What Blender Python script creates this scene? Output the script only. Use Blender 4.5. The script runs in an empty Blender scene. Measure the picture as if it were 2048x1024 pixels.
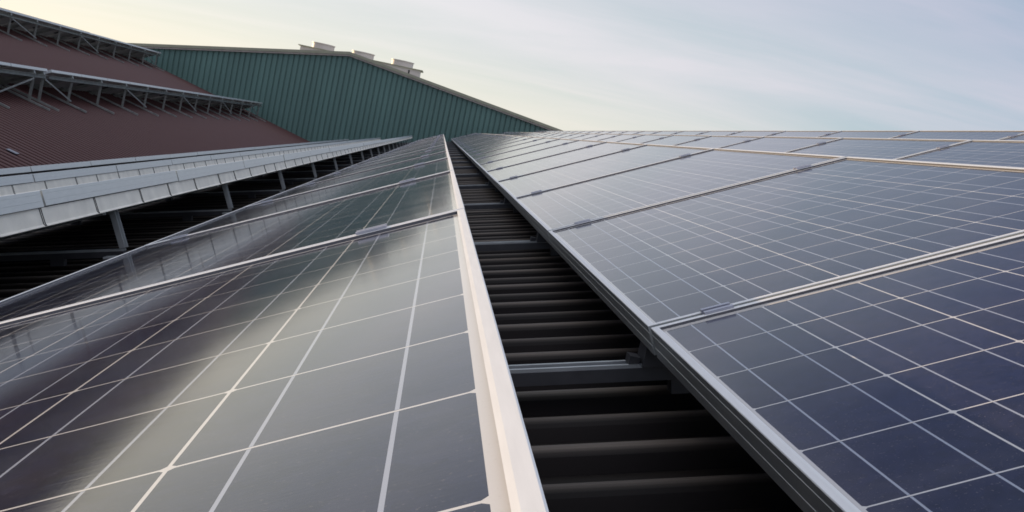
import bpy, bmesh, math, random
from mathutils import Vector, Matrix
random.seed(7)
sc = bpy.context.scene
C = sc.collection
R = math.radians

# ------------------------------------------------------------------ camera
F_PX, YAW, PITCH, ROLL = 2121.46, 0.08742, -0.10177, 0.20534
cam_d = bpy.data.cameras.new('camera')
cam = bpy.data.objects.new('camera', cam_d); C.objects.link(cam)
fwd = Vector((math.sin(YAW)*math.cos(PITCH), math.cos(YAW)*math.cos(PITCH), math.sin(PITCH)))
r0 = Vector((math.cos(YAW), -math.sin(YAW), 0)); u0 = r0.cross(fwd)
rt = r0*math.cos(ROLL)+u0*math.sin(ROLL); up = -r0*math.sin(ROLL)+u0*math.cos(ROLL)
cam.matrix_world = Matrix(((rt.x, up.x, -fwd.x, 0), (rt.y, up.y, -fwd.y, 0), (rt.z, up.z, -fwd.z, 0), (0, 0, 0, 1)))
cam_d.sensor_width = 36; cam_d.lens = 36*F_PX/2048
cam_d.clip_start = 0.01; cam_d.clip_end = 20000
sc.camera = cam

# ------------------------------------------------------------------ sky and sun
SUN_EL = R(4.6)
SUN_AZ = R(50)            # to the left of the row direction (+Y)
sun_dir = Vector((-math.sin(SUN_AZ)*math.cos(SUN_EL), math.cos(SUN_AZ)*math.cos(SUN_EL), math.sin(SUN_EL)))
w = bpy.data.worlds.new('World'); sc.world = w; w.use_nodes = True
nt = w.node_tree; N = nt.nodes; L = nt.links
bg = N['Background']; bg.inputs['Strength'].default_value = 0.10
sky = N.new('ShaderNodeTexSky'); sky.sky_type = 'NISHITA'; sky.sun_disc = False
sky.sun_elevation = SUN_EL; sky.sun_rotation = -SUN_AZ
sky.altitude = 200; sky.air_density = 1.0; sky.dust_density = 0.6; sky.ozone_density = 2.5
tc = N.new('ShaderNodeTexCoord')
sep = N.new('ShaderNodeSeparateXYZ'); L.new(tc.outputs['Generated'], sep.inputs[0])
def wmath(op, a, b=None, clamp=False):
    n = N.new('ShaderNodeMath'); n.operation = op; n.use_clamp = clamp
    for i, v in enumerate((a, b)):
        if v is None: continue
        if isinstance(v, (int, float)): n.inputs[i].default_value = v
        else: L.new(v, n.inputs[i])
    return n.outputs[0]
den = wmath('ADD', wmath('MAXIMUM', sep.outputs['Z'], 0.0), 0.12)
cx = wmath('DIVIDE', sep.outputs['X'], den); cy = wmath('DIVIDE', sep.outputs['Y'], den)
comb = N.new('ShaderNodeCombineXYZ'); L.new(cx, comb.inputs[0]); L.new(cy, comb.inputs[1])
mp = N.new('ShaderNodeMapping'); mp.inputs['Rotation'].default_value = (0, 0, R(28)); mp.inputs['Scale'].default_value = (0.30, 0.80, 1)
L.new(comb.outputs[0], mp.inputs[0])
nz = N.new('ShaderNodeTexNoise'); nz.inputs['Scale'].default_value = 1.1; nz.inputs['Detail'].default_value = 7; nz.inputs['Roughness'].default_value = 0.56; nz.inputs['Distortion'].default_value = 0.5
L.new(mp.outputs[0], nz.inputs['Vector'])
rmp = N.new('ShaderNodeValToRGB'); rmp.color_ramp.elements[0].position = 0.38; rmp.color_ramp.elements[1].position = 0.66
L.new(nz.outputs['Fac'], rmp.inputs[0])
cmask = rmp.outputs[0]
# cloud brightness: warm toward the sun, raised overhead as added fill light
dotn = N.new('ShaderNodeVectorMath'); dotn.operation = 'DOT_PRODUCT'
L.new(tc.outputs['Generated'], dotn.inputs[0]); dotn.inputs[1].default_value = sun_dir
sunf = wmath('POWER', wmath('MAXIMUM', dotn.outputs['Value'], 0.0), 0.95)
elev = N.new('ShaderNodeValToRGB'); elev.color_ramp.interpolation = 'EASE'
el_ = elev.color_ramp.elements
el_[0].position = 0.10; el_[0].color = (.50, .50, .50, 1); el_[1].position = 1.0; el_[1].color = (1.0, .97, .95, 1)
for p_, c_ in ((.20, (.43, .44, .47)), (.30, (.345, .355, .405)), (.46, (.115, .135, .235)), (.52, (.115, .135, .230)), (.66, (.50, .50, .52)), (.80, (.82, .80, .80))):
    e_ = el_.new(p_); e_.color = (*c_, 1)
L.new(sep.outputs['Z'], elev.inputs[0])
def vmul(a, b):
    n = N.new('ShaderNodeVectorMath'); n.operation = 'MULTIPLY'; L.new(a, n.inputs[0]); L.new(b, n.inputs[1]); return n.outputs[0]
cc = N.new('ShaderNodeMix'); cc.data_type = 'RGBA'; L.new(sunf, cc.inputs[0])
cc.inputs[6].default_value = (5.2, 5.1, 6.4, 1); cc.inputs[7].default_value = (9.0, 8.6, 8.3, 1)
# veil: thin bright haze over the whole lower sky
veil = N.new('ShaderNodeMix'); veil.data_type = 'RGBA'; L.new(sunf, veil.inputs[0])
veil.inputs[6].default_value = (2.5, 4.0, 5.5, 1); veil.inputs[7].default_value = (7.9, 7.8, 7.1, 1)
def vscale(col, f):
    n = N.new('ShaderNodeVectorMath'); n.operation = 'SCALE'; L.new(col, n.inputs[0])
    if isinstance(f, (int, float)): n.inputs['Scale'].default_value = f
    else: L.new(f, n.inputs['Scale'])
    return n.outputs[0]
mixc = N.new('ShaderNodeMix'); mixc.data_type = 'RGBA'
L.new(cmask, mixc.inputs[0]); L.new(veil.outputs[2], mixc.inputs[6]); L.new(cc.outputs[2], mixc.inputs[7])
add = N.new('ShaderNodeVectorMath'); add.operation = 'ADD'
# warm band low over the horizon on the sunset side
low = N.new('ShaderNodeMapRange'); low.interpolation_type = 'SMOOTHSTEP'
low.inputs['From Min'].default_value = 0.10; low.inputs['From Max'].default_value = 0.0
low.inputs['To Min'].default_value = 0.0; low.inputs['To Max'].default_value = 1.0
L.new(sep.outputs['Z'], low.inputs['Value'])
warm = N.new('ShaderNodeMix'); warm.data_type = 'RGBA'; L.new(wmath('MULTIPLY', low.outputs[0], sunf, True), warm.inputs[0])
L.new(mixc.outputs[2], warm.inputs[6]); warm.inputs[7].default_value = (9.0, 8.6, 7.2, 1)
mixc = warm
# added fill: sky opposite the sun brightened to light camera-facing surfaces
anti = N.new('ShaderNodeMapRange'); anti.interpolation_type = 'SMOOTHSTEP'
anti.inputs['From Min'].default_value = 0.05; anti.inputs['From Max'].default_value = 0.9
anti.inputs['To Min'].default_value = 1.0; anti.inputs['To Max'].default_value = 2.6
anti.inputs['To Min'].default_value = 0.0; anti.inputs['To Max'].default_value = 1.0
L.new(wmath('MULTIPLY', dotn.outputs['Value'], -1.0), anti.inputs['Value'])
acol = N.new('ShaderNodeMix'); acol.data_type = 'RGBA'; L.new(anti.outputs[0], acol.inputs[0])
acol.inputs[6].default_value = (1, 1, 1, 1); acol.inputs[7].default_value = (2.55, 2.15, 1.75, 1)
acol.clamp_result = False
atint = N.new('ShaderNodeVectorMath'); atint.operation = 'SCALE'; atint.inputs['Scale'].default_value = 1.0
L.new(vscale(vmul(mixc.outputs[2], elev.outputs[0]), 2.0), atint.inputs[0])
L.new(vmul(atint.outputs[0], acol.outputs[2]), add.inputs[0])
L.new(vscale(sky.outputs[0], 0.25), add.inputs[1])
L.new(add.outputs[0], bg.inputs['Color'])

sun_d = bpy.data.lights.new('sun', 'SUN'); sun_d.energy = 4.0; sun_d.angle = R(0.55); sun_d.color = (1.0, 0.74, 0.46)
sun = bpy.data.objects.new('sun', sun_d); C.objects.link(sun)
sun.rotation_euler = sun_dir.to_track_quat('Z', 'Y').to_euler()

sc.view_settings.view_transform = 'Standard'; sc.view_settings.look = 'None'
sc.view_settings.exposure = 0; sc.view_settings.gamma = 1; sc.view_settings.use_curve_mapping = False
sc.cycles.pixel_filter_type = 'BLACKMAN_HARRIS'; sc.cycles.filter_width = 1.7
sc.cycles.max_bounces = 6

# ------------------------------------------------------------------ materials
def mat(name, col, rough=0.5, metal=0.0, var=0.12, scale=6.0, spec=0.5, bump=0.0, stretch=None):
    m = bpy.data.materials.new(name); m.use_nodes = True
    t = m.node_tree; b = t.nodes['Principled BSDF']
    b.inputs['Roughness'].default_value = rough; b.inputs['Metallic'].default_value = metal
    b.inputs['Specular IOR Level'].default_value = spec
    c = t.nodes.new('ShaderNodeTexCoord'); n = t.nodes.new('ShaderNodeTexNoise')
    n.inputs['Scale'].default_value = scale; n.inputs['Detail'].default_value = 6
    src = c.outputs['Object']
    if stretch:
        mpn = t.nodes.new('ShaderNodeMapping'); mpn.inputs['Scale'].default_value = stretch
        t.links.new(src, mpn.inputs[0]); src = mpn.outputs[0]
    t.links.new(src, n.inputs['Vector'])
    mr = t.nodes.new('ShaderNodeMapRange'); mr.inputs['From Min'].default_value = .25; mr.inputs['From Max'].default_value = .75
    mr.inputs['To Min'].default_value = 1-var; mr.inputs['To Max'].default_value = 1+var
    t.links.new(n.outputs['Fac'], mr.inputs['Value'])
    v = t.nodes.new('ShaderNodeVectorMath'); v.operation = 'SCALE'; v.inputs[0].default_value = col[:3]
    t.links.new(mr.outputs[0], v.inputs['Scale']); t.links.new(v.outputs[0], b.inputs['Base Color'])
    if bump:
        bp = t.nodes.new('ShaderNodeBump'); bp.inputs['Strength'].default_value = bump; bp.inputs['Distance'].default_value = .01
        t.links.new(n.outputs['Fac'], bp.inputs['Height']); t.links.new(bp.outputs[0], b.inputs['Normal'])
    return m

M_ALU = mat('anodised_aluminium', (.78, .76, .73), .45, .2, .05, 30, stretch=(8, .6, 8))
M_CLAMP = mat('clamp_aluminium', (.46, .46, .52), .35, .6, .06, 40)
M_TRAY = mat('cream_coated_steel', (.80, .74, .62), .5, 0, .15, 4, stretch=(1, 2.5, 3))
M_GALV = mat('galvanised_steel', (.42, .44, .43), .5, .45, .18, 14)
M_BLACK = mat('black_nylon', (.015, .015, .016), .5, 0, .1)
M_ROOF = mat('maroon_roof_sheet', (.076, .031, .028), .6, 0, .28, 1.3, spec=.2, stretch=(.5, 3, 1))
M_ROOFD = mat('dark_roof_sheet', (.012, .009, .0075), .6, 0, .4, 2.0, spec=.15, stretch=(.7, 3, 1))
M_FSIDE = mat('shaded_frame_side', (.60, .61, .58), .42, .7, .06, 30, stretch=(8, .6, 8))  # darker, more metallic frame aluminium: side shade put into the material
M_GREEN = mat('green_cladding', (.108, .200, .170), .5, 0, .14, .8, stretch=(1.2, 1, .25))
M_TRIM = mat('olive_flashing', (.36, .35, .24), .5, 0, .1, 3)
M_TRIM2 = mat('pale_trim', (.50, .43, .37), .5, 0, .1, 3)
M_VENT = mat('cream_unit_paint', (.66, .58, .51), .5, 0, .06, 3)
M_HOLE = mat('dark_opening', (.02, .02, .02), .8)
M_BACK = mat('white_backsheet', (.60, .61, .58), .6, 0, .08, 10)
M_CONC = mat('yard_ground', (.11, .11, .10), .9, 0, .3, .05)
M_WALL = mat('render_wall', (.30, .28, .25), .8, 0, .1, .5)
M_RAIL = mat('base_rail_steel', (.075, .075, .08), .45, .4, .2, 14)
M_LIPSHADE = mat('lip_step_shade', (.10, .10, .11), .6, 0, .1)  # step shadow at the glass edge, painted as a dark inner lip wall
M_RACK = mat('weathered_rack_steel', (.26, .27, .25), .5, .3, .25, 9)
M_PLATE = mat('grey_plate_metal', (.22, .22, .25), .5, .2, .1, 20)

PC = .158; E0 = .01872; WID = .946+2*E0; LMOD = 1.634; PITCH_Y = 1.6525; BUS = .0416
def cell_material():
    m = bpy.data.materials.new('solar_cells'); m.use_nodes = True
    t = m.node_tree; b = t.nodes['Principled BSDF']; nn = t.nodes; lk = t.links
    def mth(op, a, b_=None, c_=None, clamp=False):
        n = nn.new('ShaderNodeMath'); n.operation = op; n.use_clamp = clamp
        for i, v in enumerate((a, b_, c_)):
            if v is None: continue
            if isinstance(v, (int, float)): n.inputs[i].default_value = v
            else: lk.new(v, n.inputs[i])
        return n.outputs[0]
    c = nn.new('ShaderNodeTexCoord'); s = nn.new('ShaderNodeSeparateXYZ'); lk.new(c.outputs['Object'], s.inputs[0])
    x = mth('SUBTRACT', s.outputs[0], E0-.001); y = mth('SUBTRACT', s.outputs[1], (LMOD-10*PC)/2)
    u = mth('DIVIDE', x, PC); v = mth('DIVIDE', y, PC)
    def edge(q): return mth('MULTIPLY', mth('SUBTRACT', .5, mth('ABSOLUTE', mth('SUBTRACT', mth('FRACT', q), .5))), PC)
    du, dv = edge(u), edge(v)                       # metres to the nearest cell border
    gap = mth('MAXIMUM', mth('LESS_THAN', du, .0012), mth('LESS_THAN', dv, .0013))
    # rounded cell corners
    gap = mth('MAXIMUM', gap, mth('LESS_THAN', mth('ADD', du, dv), .0055))
    out = mth('MAXIMUM', mth('MAXIMUM', mth('LESS_THAN', u, 0), mth('GREATER_THAN', u, 6)), mth('MAXIMUM', mth('LESS_THAN', v, 0), mth('GREATER_THAN', v, 10)))
    gap = mth('MAXIMUM', gap, out)
    bus = mth('LESS_THAN', mth('ABSOLUTE', mth('SUBTRACT', du, BUS)), .0012)
    nou = mth('MAXIMUM', mth('LESS_THAN', u, 0), mth('GREATER_THAN', u, 6))
    nov = mth('MAXIMUM', mth('LESS_THAN', v, -.03), mth('GREATER_THAN', v, 10.03))
    bus = mth('MULTIPLY', mth('MULTIPLY', bus, mth('GREATER_THAN', dv, .0019)), mth('SUBTRACT', 1, mth('MAXIMUM', nou, nov)))
    # per-cell tint
    oi = nn.new('ShaderNodeObjectInfo')
    cb = nn.new('ShaderNodeCombineXYZ'); lk.new(mth('FLOOR', u), cb.inputs[0]); lk.new(mth('FLOOR', v), cb.inputs[1]); lk.new(mth('MULTIPLY', oi.outputs['Random'], 97.3), cb.inputs[2])
    wn = nn.new('ShaderNodeTexWhiteNoise'); lk.new(cb.outputs[0], wn.inputs['Vector'])
    vo = nn.new('ShaderNodeTexVoronoi'); vo.inputs['Scale'].default_value = 95; lk.new(c.outputs['Object'], vo.inputs['Vector'])
    vs = nn.new('ShaderNodeSeparateColor'); lk.new(vo.outputs['Color'], vs.inputs[0])
    br = mth('ADD', mth('MULTIPLY', wn.outputs['Value'], .35), mth('MULTIPLY', vs.outputs[0], .45))
    br = mth('ADD', br, .60)
    sc_ = nn.new('ShaderNodeVectorMath'); sc_.operation = 'SCALE'; sc_.inputs[0].default_value = (.011, .013, .034); lk.new(br, sc_.inputs['Scale'])
    m1 = nn.new('ShaderNodeMix'); m1.data_type = 'RGBA'; lk.new(gap, m1.inputs[0]); lk.new(sc_.outputs[0], m1.inputs[6]); m1.inputs[7].default_value = (.66, .62, .57, 1)
    m2 = nn.new('ShaderNodeMix'); m2.data_type = 'RGBA'; lk.new(bus, m2.inputs[0]); lk.new(m1.outputs[2], m2.inputs[6]); m2.inputs[7].default_value = (.36, .38, .43, 1)
    # dust film: patchy, thicker along the low edge, with fine specks
    d1 = nn.new('ShaderNodeTexNoise'); d1.inputs['Scale'].default_value = 9; d1.inputs['Detail'].default_value = 8; d1.inputs['Roughness'].default_value = .7
    dm = nn.new('ShaderNodeVectorMath'); dm.operation = 'ADD'; lk.new(c.outputs['Object'], dm.inputs[0])
    dr = nn.new('ShaderNodeCombineXYZ'); lk.new(mth('MULTIPLY', oi.outputs['Random'], 50.0), dr.inputs[2]); lk.new(dr.outputs[0], dm.inputs[1]); lk.new(dm.outputs[0], d1.inputs['Vector'])
    d2 = nn.new('ShaderNodeTexNoise'); d2.inputs['Scale'].default_value = 330; d2.inputs['Detail'].default_value = 2; lk.new(dm.outputs[0], d2.inputs['Vector'])
    sp = mth('MULTIPLY', mth('GREATER_THAN', d2.outputs['Fac'], .675), .13)
    lowe = mth('MULTIPLY', mth('POWER', mth('MAXIMUM', mth('SUBTRACT', 1, mth('DIVIDE', s.outputs[0], .10)), 0), 2), .10)
    df = mth('ADD', mth('ADD', mth('MULTIPLY', mth('POWER', d1.outputs['Fac'], 2.5), .20), sp), mth('MULTIPLY', lowe, mth('ADD', d1.outputs['Fac'], .4)))
    m3 = nn.new('ShaderNodeMix'); m3.data_type = 'RGBA'; lk.new(df, m3.inputs[0]); lk.new(m2.outputs[2], m3.inputs[6]); m3.inputs[7].default_value = (.40, .34, .30, 1)
    lk.new(m3.outputs[2], b.inputs['Base Color'])
    b.inputs['Metallic'].default_value = 0
    b.inputs['Specular IOR Level'].default_value = .5; b.inputs['IOR'].default_value = 1.46
    # textured glass: slight haze that differs a little from panel to panel, fine streaks across
    mp_ = nn.new('ShaderNodeMapping'); mp_.inputs['Scale'].default_value = (5, 260, 5); lk.new(c.outputs['Object'], mp_.inputs[0])
    n1 = nn.new('ShaderNodeTexNoise'); n1.inputs['Scale'].default_value = 1.0; n1.inputs['Detail'].default_value = 2; lk.new(mp_.outputs[0], n1.inputs['Vector'])
    n2 = nn.new('ShaderNodeTexNoise'); n2.inputs['Scale'].default_value = 420; lk.new(c.outputs['Object'], n2.inputs['Vector'])
    h = mth('ADD', mth('MULTIPLY', n1.outputs['Fac'], .6), mth('MULTIPLY', n2.outputs['Fac'], .4))
    bp = nn.new('ShaderNodeBump'); bp.inputs['Strength'].default_value = .05; bp.inputs['Distance'].default_value = .0006
    lk.new(h, bp.inputs['Height']); lk.new(bp.outputs[0], b.inputs['Normal'])
    n3 = nn.new('ShaderNodeTexNoise'); n3.inputs['Scale'].default_value = 5; n3.inputs['Detail'].default_value = 5; lk.new(c.outputs['Object'], n3.inputs['Vector'])
    lk.new(mth('ADD', .045, mth('MULTIPLY', n3.outputs['Fac'], .08)), b.inputs['Roughness'])
    return m
M_CELL = cell_material()

# ------------------------------------------------------------------ mesh helpers
class MB:
    def __init__(s): s.v = []; s.f = []; s.mi = []
    def quad(s, a, b, c, d, m=0):
        i = len(s.v); s.v += [tuple(a), tuple(b), tuple(c), tuple(d)]; s.f.append((i, i+1, i+2, i+3)); s.mi.append(m)
    def prism(s, pts0, pts1, m=0, caps=True):
        i = len(s.v); n = len(pts0); s.v += [tuple(p) for p in pts0]+[tuple(p) for p in pts1]
        for k in range(n): s.f.append((i+k, i+(k+1) % n, i+n+(k+1) % n, i+n+k)); s.mi.append(m)
        if caps: s.f.append(tuple(range(i+n-1, i-1, -1))); s.f.append(tuple(range(i+n, i+2*n))); s.mi += [m, m]
    def bar(s, p, q, a, b, su, sv, m=0, chan=0):
        # bar from p to q with section size su along a and sv along b; chan>0: open channel of that wall thickness
        p, q, a, b = Vector(p), Vector(q), Vector(a).normalized(), Vector(b).normalized()
        if chan:
            h, k, t = su/2, sv/2, chan
            sec = [(-h, -k), (h, -k), (h, -k+t), (-h+t, -k+t), (-h+t, k-t), (h, k-t), (h, k), (-h, k)]
        else: sec = [(-su/2, -sv/2), (su/2, -sv/2), (su/2, sv/2), (-su/2, sv/2)]
        s.prism([p+a*x+b*y for x, y in sec], [q+a*x+b*y for x, y in sec], m)
    def box(s, lo, hi, m=0):
        x0, y0, z0 = lo; x1, y1, z1 = hi
        s.prism([(x0, y0, z0), (x1, y0, z0), (x1, y1, z0), (x0, y1, z0)], [(x0, y0, z1), (x1, y0, z1), (x1, y1, z1), (x0, y1, z1)], m)
    def mesh(s, name, mats, smooth=False, recalc=True):
        me = bpy.data.meshes.new(name); me.from_pydata(s.v, [], s.f)
        for m in (mats if isinstance(mats, (list, tuple)) else [mats]): me.materials.append(m)
        for p, k in zip(me.polygons, s.mi): p.material_index = k
        if recalc:
            bm = bmesh.new(); bm.from_mesh(me); bmesh.ops.remove_doubles(bm, verts=bm.verts, dist=1e-6)
            bmesh.ops.recalc_face_normals(bm, faces=bm.faces); bm.to_mesh(me); bm.free()
        if smooth:
            for p in me.polygons: p.use_smooth = True
        me.update(); return me
    def build(s, name, mats, parent=None, **k):
        o = bpy.data.objects.new(name, s.mesh(name, mats, **k)); C.objects.link(o)
        if parent: o.parent = parent
        return o
def tag(o, label=None, cat=None, group=None, kind=None):
    if label: o['label'] = label
    if cat: o['category'] = cat
    if group: o['group'] = group
    if kind: o['kind'] = kind
    return o
def empty(name, loc=(0, 0, 0), rot=(0, 0, 0)):
    o = bpy.data.objects.new(name, None); C.objects.link(o); o.location = loc; o.rotation_euler = rot
    o.empty_display_size = .1; return o

# ------------------------------------------------------------------ ground
g = MB(); g.quad((-3000, -3000, -9), (3000, -3000, -9), (3000, 6000, -9), (-3000, 6000, -9))
tag(g.build('ground', M_CONC), kind='structure')

# ------------------------------------------------------------------ factory roof: two corrugated slopes meeting in a valley
YW = 44.3                                  # plane of the green wall
S1, Z1 = .2396, -.478                      # near slope  z = Z1 + S1 x
S2, Z2 = -.265, -2.911                     # far slope   z = Z2 + S2 x
XV = (Z2-Z1)/(S1-S2); XR = 4.35; XL = -14.6
def roof_near(x): return Z1+S1*x
def roof_far(x): return Z2+S2*x
def corrugated(xa, za, xb, zb, y0, y1, pitch, phase, depth, crest, flank, alt=0.0):
    b = MB(); n0 = int((y0-phase)/pitch)
    nrm = Vector((-(zb-za), 0, xb-xa)).normalized()
    if nrm.z < 0: nrm = -nrm
    ys = []
    k = n0
    while phase+k*pitch < y1-.05:
        c = phase+k*pitch
        for dy, h in ((-crest/2-flank, -depth), (-crest/2, -.011), (-crest/2.7, -.0055), (-crest/4, -.002), (-crest/10, 0), (crest/10, 0), (crest/4, -.002), (crest/2.7, -.0055), (crest/2, -.011), (crest/2+flank, -depth)): ys.append((c+dy, max(h-(alt if k % 2 == 0 else 0), -depth)))
        k += 1
    ys.append((y1, -depth))
    for (ya, ha), (yb, hb) in zip(ys, ys[1:]):
        A = Vector((xa, ya, za))+nrm*ha; B = Vector((xb, ya, zb))+nrm*ha
        D = Vector((xa, yb, za))+nrm*hb; E = Vector((xb, yb, zb))+nrm*hb
        b.quad(A, B, E, D)
    b.plane = (Vector((xa, 0, za)), nrm)
    return b
fac = tag(empty('factory_building', (0, 0, 0)), 'factory with dark maroon corrugated roof slopes meeting in a valley under the panel rows', 'building')
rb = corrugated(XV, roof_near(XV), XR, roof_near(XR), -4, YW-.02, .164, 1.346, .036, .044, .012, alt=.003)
def shade_ribs(b_, m_, col_, depth_, pw):
    ro = b_.build('roof_slope', m_, fac)                   # rib tops painted lighter, troughs darker: highlight and shade put into the colour
    wa = ro.data.attributes.new('rib_shade', 'FLOAT', 'POINT')
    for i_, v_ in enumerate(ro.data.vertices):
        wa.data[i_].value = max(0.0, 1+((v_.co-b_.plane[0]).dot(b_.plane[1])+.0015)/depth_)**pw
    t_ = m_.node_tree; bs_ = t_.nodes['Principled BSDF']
    at_ = t_.nodes.new('ShaderNodeAttribute'); at_.attribute_name = 'rib_shade'
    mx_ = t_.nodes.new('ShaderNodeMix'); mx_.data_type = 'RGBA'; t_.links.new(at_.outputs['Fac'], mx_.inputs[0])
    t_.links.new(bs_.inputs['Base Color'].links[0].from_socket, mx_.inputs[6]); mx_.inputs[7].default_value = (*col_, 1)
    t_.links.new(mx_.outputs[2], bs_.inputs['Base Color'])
shade_ribs(rb, M_ROOFD, (.135, .110, .090), .0070, 1.8)
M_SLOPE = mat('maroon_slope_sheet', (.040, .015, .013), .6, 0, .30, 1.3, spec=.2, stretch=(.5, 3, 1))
shade_ribs(corrugated(XL, roof_far(XL), XV-.006, roof_far(XV-.006), -4, YW-.02, .20, 1.27, .07, .10, .014), M_SLOPE, (.092, .042, .038), .03, 1.0)
corrugated(XR+.004, roof_near(XR), 14, roof_near(XR)-.24*(14-XR), -4, YW-.02, .16, 1.27, .036, .03, .016).build('roof_slope', M_ROOF, fac)
corrugated(-26, roof_far(XL)-.265*(26+XL), XL-.004, roof_far(XL), -4, YW-.02, .16, 1.27, .036, .03, .016).build('roof_slope', M_ROOF, fac)
b = MB(); b.box((-25.9, -3.9, -9), (13.9, YW-.1, -2.9)); b.build('wall', M_WALL, fac)
b = MB()
for xc, zc, s in ((XR, roof_near(XR), .24), (XL, roof_far(XL), .265)):
    z = zc+.012
    b.prism([(xc-.22, -4, z-.22*s), (xc, -4, z), (xc+.22, -4, z-.22*s), (xc+.22, -4, z-.22*s+.004), (xc, -4, z+.006), (xc-.22, -4, z-.22*s+.004)],
            [(xc-.22, YW-.03, z-.22*s), (xc, YW-.03, z), (xc+.22, YW-.03, z-.22*s), (xc+.22, YW-.03, z-.22*s+.004), (xc, YW-.03, z+.006), (xc-.22, YW-.03, z-.22*s+.004)])
b.build('ridge_cap', M_ROOF, fac)
# small grey plate on the maroon slope
b = MB(); sl = Vector((1, 0, S2)).normalized(); nf = Vector((-S2, 0, 1)).normalized(); py = Vector((0, 1, 0))
pc = Vector((-5.56, 14.64, roof_far(-5.56)))+nf*.006
b.bar(pc-sl*.075, pc+sl*.075, py, nf, .11, .008)
tag(b.build('metal_plate', M_PLATE), 'small grey plate lying on the maroon roof slope at the far left', 'plate')

# ------------------------------------------------------------------ green building at the far end
gb = tag(empty('green_building', (0, YW, 0)), 'big green ribbed building with a low gable closing off the far end of the rows', 'building')
PX, PZ = -4.32, 2.375; SL, SR = .172, .146
def gable(x): return PZ-SL*(PX-x) if x < PX else PZ-SR*(x-PX)
b = MB(); x = -22.0; pit = .213
def col(xa, ya, xb, yb):
    b.quad((xa, ya, -9), (xb, yb, -9), (xb, yb, gable(xb)-.1-0), (xa, ya, gable(xa)-.1))
while x < 16:
    e = x+pit
    col(x, 0, x+.150, 0); col(x+.150, 0, x+.160, .05); col(x+.160, .05, x+.203, .05); col(x+.203, .05, e, 0)
    x = e
w_ = b.build('wall', M_GREEN, gb, recalc=False)
b = MB(); XE0, XE1 = -22.0, x
for (xa, xb) in ((XE0, PX), (PX, XE1)):
    za, zb = gable(xa), gable(xb)
    b.prism([(xa, -.14, za-.115), (xb, -.14, zb-.115), (xb, -.14, zb), (xa, -.14, za)], [(xa, .25, za-.115), (xb, .25, zb-.115), (xb, .25, zb), (xa, .25, za)])
b.build('verge_flashing', M_TRIM, gb)
b = MB()
for (xa, xb) in ((XE0, PX), (PX, XE1)):
    za, zb = gable(xa)-.118, gable(xb)-.118
    b.prism([(xa, -.10, za-.062), (xb, -.10, zb-.062), (xb, -.10, zb), (xa, -.10, za)], [(xa, .2, za-.062), (xb, .2, zb-.062), (xb, .2, zb), (xa, .2, za)])
b.build('verge_trim', M_TRIM2, gb)
b = MB()
for (xa, xb) in ((XE0, PX), (PX, XE1)):
    za, zb = gable(xa)-.02, gable(xb)-.02
    b.prism([(xa, .25, za-.08), (xb, .25, zb-.08), (xb, .25, zb), (xa, .25, za)], [(xa, 60, za-.08), (xb, 60, zb-.08), (xb, 60, zb), (xa, 60, za)])
b.build('roof', M_TRIM, gb)
for xs in (XE0+.02, XE1-.1):
    b = MB(); b.box((xs, .3, -9), (xs+.08, 60, gable(xs)-.13)); b.build('side_wall', M_GREEN, gb)

# rooftop fan unit straddling the ridge
fu = tag(empty('fan_unit', (-4.1, 48, 1.9)), 'long cream fan housing with three round stacks on top of the green building', 'ventilation unit')
def loc_(x, y, z): return (x+4.1, y-48, z-1.9)
b = MB(); b.box(loc_(-6.75, 47.35, 1.5), loc_(-1.47, 48.75, 2.37)); b.build('housing', M_VENT, fu)
b = MB(); b.box(loc_(-6.85, 47.28, 2.372), loc_(-1.36, 48.82, 2.405)); b.build('housing_lid', M_TRIM, fu)
b = MB(); b.box(loc_(-1.98, 47.33, 2.12), loc_(-1.92, 47.349, 2.30)); b.build('vent_slot', M_HOLE, fu)
stack = None
for cxx in (-5.87, -4.10, -2.33):
    b = MB(); n = 40; prof = [(.49, 0), (.49, .225), (.52, .228), (.52, .262), (.47, .262), (.47, .10), (.001, .10)]
    for k in range(n):
        a0, a1 = 2*math.pi*k/n, 2*math.pi*(k+1)/n
        for (ra, ha), (rb, hb) in zip(prof, prof[1:]):
            b.quad((ra*math.cos(a0), ra*math.sin(a0), ha), (ra*math.cos(a1), ra*math.sin(a1), ha), (rb*math.cos(a1), rb*math.sin(a1), hb), (rb*math.cos(a0), rb*math.sin(a0), hb))
    if stack is None: stack = b.mesh('fan_stack', M_VENT)
    o = bpy.data.objects.new('fan_stack', stack); C.objects.link(o); o.parent = fu; o.location = loc_(cxx, 48.05, 2.407)

# ------------------------------------------------------------------ solar panel (local: x across from the low edge, y along the row, z out of the glass)
TAU = .44294
def frame_mesh():
    b = MB(); Wd, Ln = WID, LMOD; lip = .0118
    prof = [(.030, -.050), (0, -.050), (0, -.0335), (.0005, -.0332), (.0005, -.0326), (0, -.0323), (0, -.0123), (.0005, -.0120), (.0005, -.0114), (0, -.0111),
            (0, -.0009), (.0009, 0), (lip-.0032, 0), (lip, -.0007), (lip, -.0056), (.004, -.0060), (.003, -.046), (.030, -.047)]
    def ring(i, h): return [(i, i, h), (Wd-i, i, h), (Wd-i, Ln-i, h), (i, Ln-i, h)]
    for (ia, ha), (ib, hb) in zip(prof, prof[1:]):
        A, B = ring(ia, ha), ring(ib, hb)
        for k in range(4): b.quad(A[k], A[(k+1) % 4], B[(k+1) % 4], B[k], 2 if (ia == lip and ib == lip) else 1 if ha < -.0008 and hb < -.0008 and ia < .002 and ib < .002 else 0)
    return b.mesh('frame', [M_ALU, M_FSIDE, M_LIPSHADE])
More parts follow.
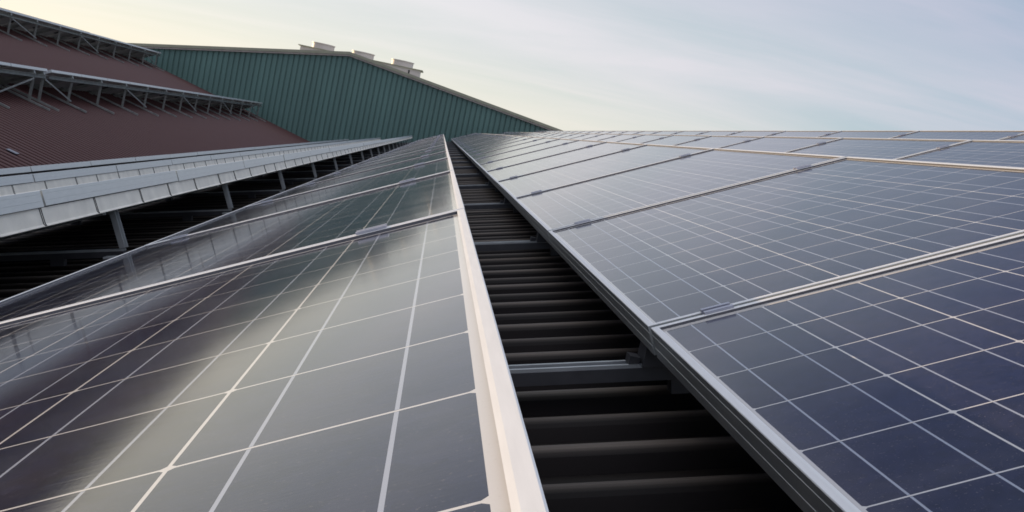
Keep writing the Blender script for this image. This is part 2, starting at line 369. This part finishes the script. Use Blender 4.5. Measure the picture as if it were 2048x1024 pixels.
def laminate_mesh():
    b = MB(); i = .0045; z1, z0 = -.0050, -.0100
    b.quad((i, i, z1), (WID-i, i, z1), (WID-i, LMOD-i, z1), (i, LMOD-i, z1), 0)
    b.quad((i, i, z0), (i, LMOD-i, z0), (WID-i, LMOD-i, z0), (WID-i, i, z0), 1)
    b.box((.40, LMOD-.22, -.033), (.56, LMOD-.09, z0-.0004), 2)
    return b.mesh('cell_laminate', [M_CELL, M_BACK, M_BLACK], recalc=False)
CLX = (.113, .835)
def clamp_mesh(xc):
    b = MB(); gp = PITCH_Y-LMOD; y0 = LMOD; h = .024
    b.box((xc-h, y0-.007, .0004), (xc+h, y0+.003, .0042)); b.box((xc-h, y0+gp-.003, .0004), (xc+h, y0+gp+.007, .0042))
    b.box((xc-h, y0+.0005, -.018), (xc+h, y0+.0030, .0004)); b.box((xc-h, y0+gp-.0030, -.018), (xc+h, y0+gp-.0005, .0004))
    b.box((xc-h, y0+.0005, -.0205), (xc+h, y0+gp-.0005, -.0181))
    n = 6; r = .0055
    for k in range(n):
        a0, a1 = 2*math.pi*k/n, 2*math.pi*(k+1)/n
        c0, c1 = (xc+r*math.cos(a0), y0+gp/2+r*math.sin(a0)), (xc+r*math.cos(a1), y0+gp/2+r*math.sin(a1))
        b.quad((*c0, -.018), (*c1, -.018), (*c1, -.011), (*c0, -.011)); b.quad((*c0, -.011), (*c1, -.011), (xc, y0+gp/2, -.011), (xc, y0+gp/2, -.011))
    return b.mesh('mid_clamp', M_CLAMP)
ME_FRAME, ME_LAM = frame_mesh(), laminate_mesh()
ME_CL = [clamp_mesh(x) for x in CLX]
ORD = ['nearest', 'second', 'third', 'fourth', 'fifth', 'sixth', 'seventh', 'eighth', 'ninth', 'tenth', 'eleventh', 'twelfth']
def place_panel(x, y, z, label, group, clamps=True):
    r = empty('solar_panel', (x, y, z), (0, -TAU, 0)); tag(r, label, 'solar panel', group)
    parts = [('frame', ME_FRAME), ('cell_laminate', ME_LAM)]
    if clamps: parts += [('mid_clamp', m) for m in ME_CL]
    for n, me in parts:
        o = bpy.data.objects.new(n, me); C.objects.link(o); o.parent = r
    return r
uT = Vector((math.cos(TAU), 0, math.sin(TAU))); nT = Vector((-math.sin(TAU), 0, math.cos(TAU))); vY = Vector((0, 1, 0))
YJ = 1.6605                                   # centre of the first joint
NMOD = 26
def row_panels(high, names, nlab, y0, n, group, far, clamps=True):
    low = Vector((high[0], 0, high[1]))-uT*WID
    for k in range(n):
        lab = f'{ORD[k]} {names}' if k < nlab else far
        place_panel(low.x+random.uniform(-.0012, .0012), y0+k*PITCH_Y, low.z+random.uniform(-.0012, .0012), lab, group, clamps and k < n-1)
    return low
Y0 = YJ-PITCH_Y+(PITCH_Y-LMOD)/2
rowA = (.0567, -.1096); lowB = (.3857, -.2395)
rowB = (lowB[0]+WID*math.cos(TAU), lowB[1]+WID*math.sin(TAU))
PV = (1.2175, .2925)
rowC = (rowB[0]+PV[0], rowB[1]+PV[1]); rowD = (rowC[0]+PV[0], rowC[1]+PV[1]+.006)
rowZ = (-1.160, -.424); rowY = (-2.377, -.757); rowX = (-3.595, -1.072)
row_panels(rowA, 'panel from the camera in the row left of the dark gap', 9, Y0, NMOD, 'solar panels in the row left of the dark gap', 'distant panel at the far end of the row left of the gap')
row_panels(rowB, 'panel from the camera in the row right of the dark gap', 10, Y0, NMOD, 'solar panels in the row right of the dark gap', 'distant panel at the far end of the row right of the gap')
row_panels(rowC, 'panel from the camera in the middle strip of the right-hand slope', 9, Y0, NMOD, 'solar panels in the middle strip on the right', 'distant panel in the middle strip of the right-hand slope')
row_panels(rowD, 'panel from the camera in the top strip along the right skyline', 9, Y0, NMOD, 'solar panels in the skyline strip on the right', 'distant panel in the top strip along the right skyline')
row_panels(rowZ, 'panel from the camera, edge-on above the nearer cream cable tray', 6, Y0, NMOD, 'edge-on panels above the nearer cream tray', 'distant edge-on panel above the nearer cream cable tray')
row_panels(rowY, 'panel from the camera, edge-on above the farther cream cable tray', 6, Y0, NMOD, 'edge-on panels above the farther cream tray', 'distant edge-on panel above the farther cream cable tray')
row_panels(rowX, 'panel from the camera in the thin strip bordering the maroon roof', 6, Y0, NMOD, 'edge-on panels bordering the maroon roof', 'distant panel in the thin strip bordering the maroon roof')
row1, row2 = (-7.27, -.362), (-11.50, .762)
SA0 = 20.34; SA1 = 20.12-8*PITCH_Y+.018
row_panels(row1, 'raised panel beyond the gap in the lower rack on the maroon roof', 0, SA0, 14, 'raised panels of the lower rack right of its gap', 'raised panel right of the break in the lower maroon-roof rack')
row_panels(row1, '', 0, SA1, 8, 'raised panels of the lower rack left of its gap', 'raised panel left of the break in the lower maroon-roof rack')
row_panels(row2, '', 0, 43.49-16*PITCH_Y, 16, 'raised panels of the upper rack', 'raised panel of the upper rack, against the sky at top left')

# ------------------------------------------------------------------ racks under the rows
n1 = Vector((-S1, 0, 1)).normalized(); s1 = Vector((1, 0, S1)).normalized()
proto = {}
def child(name, key, maker, parent, loc, mats):
    if key not in proto: proto[key] = maker().mesh(name, mats)
    o = bpy.data.objects.new(name, proto[key]); C.objects.link(o); o.parent = parent; o.location = loc; return o
YB0, YBP = 1.795, 2.06
YEND = Y0+(NMOD-1)*PITCH_Y+LMOD
def lp(high, xl, zl):                         # point from panel-local (xl, zl) of a row with that high edge
    return Vector((high[0], 0, high[1]))-uT*(WID-xl)+nT*zl
def rack(high, label, tray):
    r = tag(empty('panel_rack', (high[0], 0, high[1])), label, 'panel rack', 'racks carrying the panel rows on the near slope'); o0 = Vector(r.location)
    for xl in CLX:
        b = MB(); p = lp(high, xl, -.0655)-o0
        b.bar(p+vY*(Y0-.03), p+vY*(YEND+.03), uT, nT, .04, .029); b.build('rail', M_GALV, r)
    if tray:
        b = MB(); t = .002
        def sec(y):
            P = [(WID-.010, -.0520), (WID-.008, -.0520), (WID-.0075, -.1020), (WID-.003, -.1085), (WID-.002, -.1080), (WID-.002, -.1100), (WID-.004, -.1105), (WID-.0095, -.1026)]
            return [lp(high, x, z)-o0+vY*y for x, z in P]
        y = Y0; ys = []
        while y < YEND: ys.append(y); y += 2.93
        for ya in ys:
            b.prism(sec(ya+.004), sec(min(ya+2.926, YEND)))
        b.build('cable_tray', M_TRAY, r)
        yt = .28; k = 0
        def tie():
            b = MB(); P = [(WID-.0070, -.0520), (WID-.0064, -.1018), (WID-.0016, -.1088)]
            for dy in (0, .013):
                for (xa, za), (xb, zb) in zip(P, P[1:]):
                    b.bar(lp(high, xa, za)-o0+vY*dy, lp(high, xb, zb)-o0+vY*(dy*.6 if zb < -.106 else dy), vY, uT+nT*.4, .0028, .002)
            return b
        while yt < YEND-.2 and k < 80:
            child('cable_tie', ('tie', high), tie, r, (0, yt, 0), M_BLACK)
            yt += .50+.07*math.sin(k*2.1); k += 1
    yb = YB0+(.25 if tray else 0); k = 0
    hp = lp(high, WID-.055, -.08); lq = lp(high, .006, -.0525)
    def brail():
        b = MB(); L0 = lp(high, .0, 0).x-.25
        p = Vector((L0, 0, roof_near(L0)+.004)); q = Vector((L0+PV[0]-.003, 0, roof_near(L0+PV[0]-.003)+.004))
        b.bar(p-o0+n1*.034, q-o0+n1*.034, vY, n1, .045, .023)
        b.bar(p-o0+n1*.0485+vY*.016, q-o0+n1*.0485+vY*.016, vY, n1, .008, .006, 1); b.bar(p-o0+n1*.0485-vY*.016, q-o0+n1*.0485-vY*.016, vY, n1, .008, .006, 1)
        for f_ in (.30, .80):                              # stand-offs on the rib crests
            m_ = p.lerp(q, f_); b.bar(m_-o0-n1*.004, m_-o0+n1*.0224, s1, vY, .05, .036)
        return b
    def post():
        b = MB(); d = -nT; t = ((hp.z-roof_near(hp.x)-.061))/(nT.z-S1*nT.x)
        b.bar(hp-o0, hp-o0+d*t, uT, vY, .022, .040, chan=.004); return b
    def foot():
        b = MB(); zb = roof_near(lq.x)+.053
        b.prism([lq-o0-vY*.03, lq-o0+uT*.13-vY*.03, Vector((lq.x+.10, -.03, zb+.024))-o0, Vector((lq.x, -.03, zb))-o0],
                [lq-o0+vY*.03, lq-o0+uT*.13+vY*.03, Vector((lq.x+.10, .03, zb+.024))-o0, Vector((lq.x, .03, zb))-o0])
        b.box(Vector((lq.x-.022, -.018, zb-.002))-o0, Vector((lq.x-.004, .018, zb+.014))-o0)
        return b
    def rafter():
        b = MB(); b.bar(lp(high, .03, -.1)-o0, lp(high, WID-.09, -.1)-o0, vY, nT, .04, .038); return b
    while yb < YEND:
        child('base_rail', ('br', high), brail, r, (0, yb, 0), [M_RAIL, M_GALV])
        child('post', ('po', high), post, r, (0, yb, 0), M_GALV)
        child('foot_bracket', ('fb', high), foot, r, (0, yb, 0), M_RAIL)
        child('rafter', ('ra', high), rafter, r, (0, yb, 0), M_GALV)
        yb += YBP; k += 1
    return r
rack(rowA, 'low steel rack under the row left of the dark gap', False)
rack(rowB, 'low steel rack on dark roof under the row right of the gap', False)
rack(rowC, 'steel rack under the middle strip of panels on the right-hand slope', False)
rack(rowD, 'steel rack under the top strip of panels along the right skyline', False)
rack(rowZ, 'steel rack with short posts and the nearer cream cable tray on the left', True)
rack(rowY, 'steel rack with the farther cream cable tray, second from the near row', True)
rack(rowX, 'steel rack under the thin panel strip bordering the maroon roof', False)

n2 = nf
def high_rack(high, label, segs, posts, braces):
    r = tag(empty('raised_panel_rack', (high[0], 0, high[1])), label, 'panel rack', 'raised racks on the maroon roof'); o0 = Vector(r.location)
    for ya, yb in segs:
        for nm, xl in (('high_rail', WID-.045), ('low_rail', .06)):
            b = MB(); p = lp(high, xl, -.138)-o0
            b.bar(p+vY*(ya-.02), p+vY*(yb+.02), (1, 0, 0), (0, 0, 1), .05, .058, chan=.004); b.build(nm, M_ALU if nm == 'low_rail' else M_RACK, r)
    top = lp(high, WID-.06, -.165); low = lp(high, .12, -.165)
    rz = lambda x: roof_far(x)
    def post():
        b = MB(); b.bar(top-o0, Vector((top.x-.01, 0, rz(top.x-.01)+.05))-o0, (1, 0, 0), vY, .038, .045, chan=.005)
        return b
    def spost():
        b = MB(); b.bar(low-o0, Vector((low.x, 0, rz(low.x)+.03))-o0, (1, 0, 0), vY, .045, .05); return b
    def rafter():
        b = MB(); b.bar(lp(high, -.02, -.085)-o0, lp(high, WID-.01, -.085)-o0, vY, nT, .055, .06); return b
    def strut():
        b = MB(); b.bar(low-o0+uT*.1, Vector((top.x-.05, 0, rz(top.x)+.1))-o0, vY, (0, 0, 1), .03, .035); return b
    def base():
        b = MB(); x0, x1 = low.x-.2, top.x+.36
        b.bar(Vector((x0, 0, rz(x0)))+n2*.028-o0, Vector((x1, 0, rz(x1)))+n2*.028-o0, vY, n2, .03, .035); return b
    for yb in posts:
        for nm, mk in (('post', post), ('short_post', spost), ('rafter', rafter), ('base_rail', base)):
            child(nm, (nm, high), mk, r, (0, yb, 0), M_RACK)
    for ya, yb in braces:
        b = MB(); b.bar(top-o0+Vector((.05, ya, -.02)), Vector((top.x+.045, yb, rz(top.x+.045)+.09))-o0, (1, 0, 0), (0, .3, 1), .016, .028); b.build('brace', M_RACK, r)
P1 = [19.95]+[21.45+1.775*k for k in range(13)]
P1n = [19.5-1.775*k for k in range(7)]
high_rack(row1, 'lower raised rack of posts and braces standing on the maroon roof', [(SA1, 20.12), (SA0, 43.48)], P1n+P1,
          [(P1[0], P1[1])]+[(P1[k], P1[k+1]) for k in (3, 6, 9, 12)]+[(P1n[0]-.1, P1n[0]-1.75), (P1n[3], P1n[4])])
P2 = [42.95-1.775*k for k in range(15)]
high_rack(row2, 'upper raised rack of posts and braces highest on the maroon roof', [(43.49-16*PITCH_Y, 43.48)], P2,
          [(P2[k+1], P2[k]) for k in (0, 4, 7, 10)])
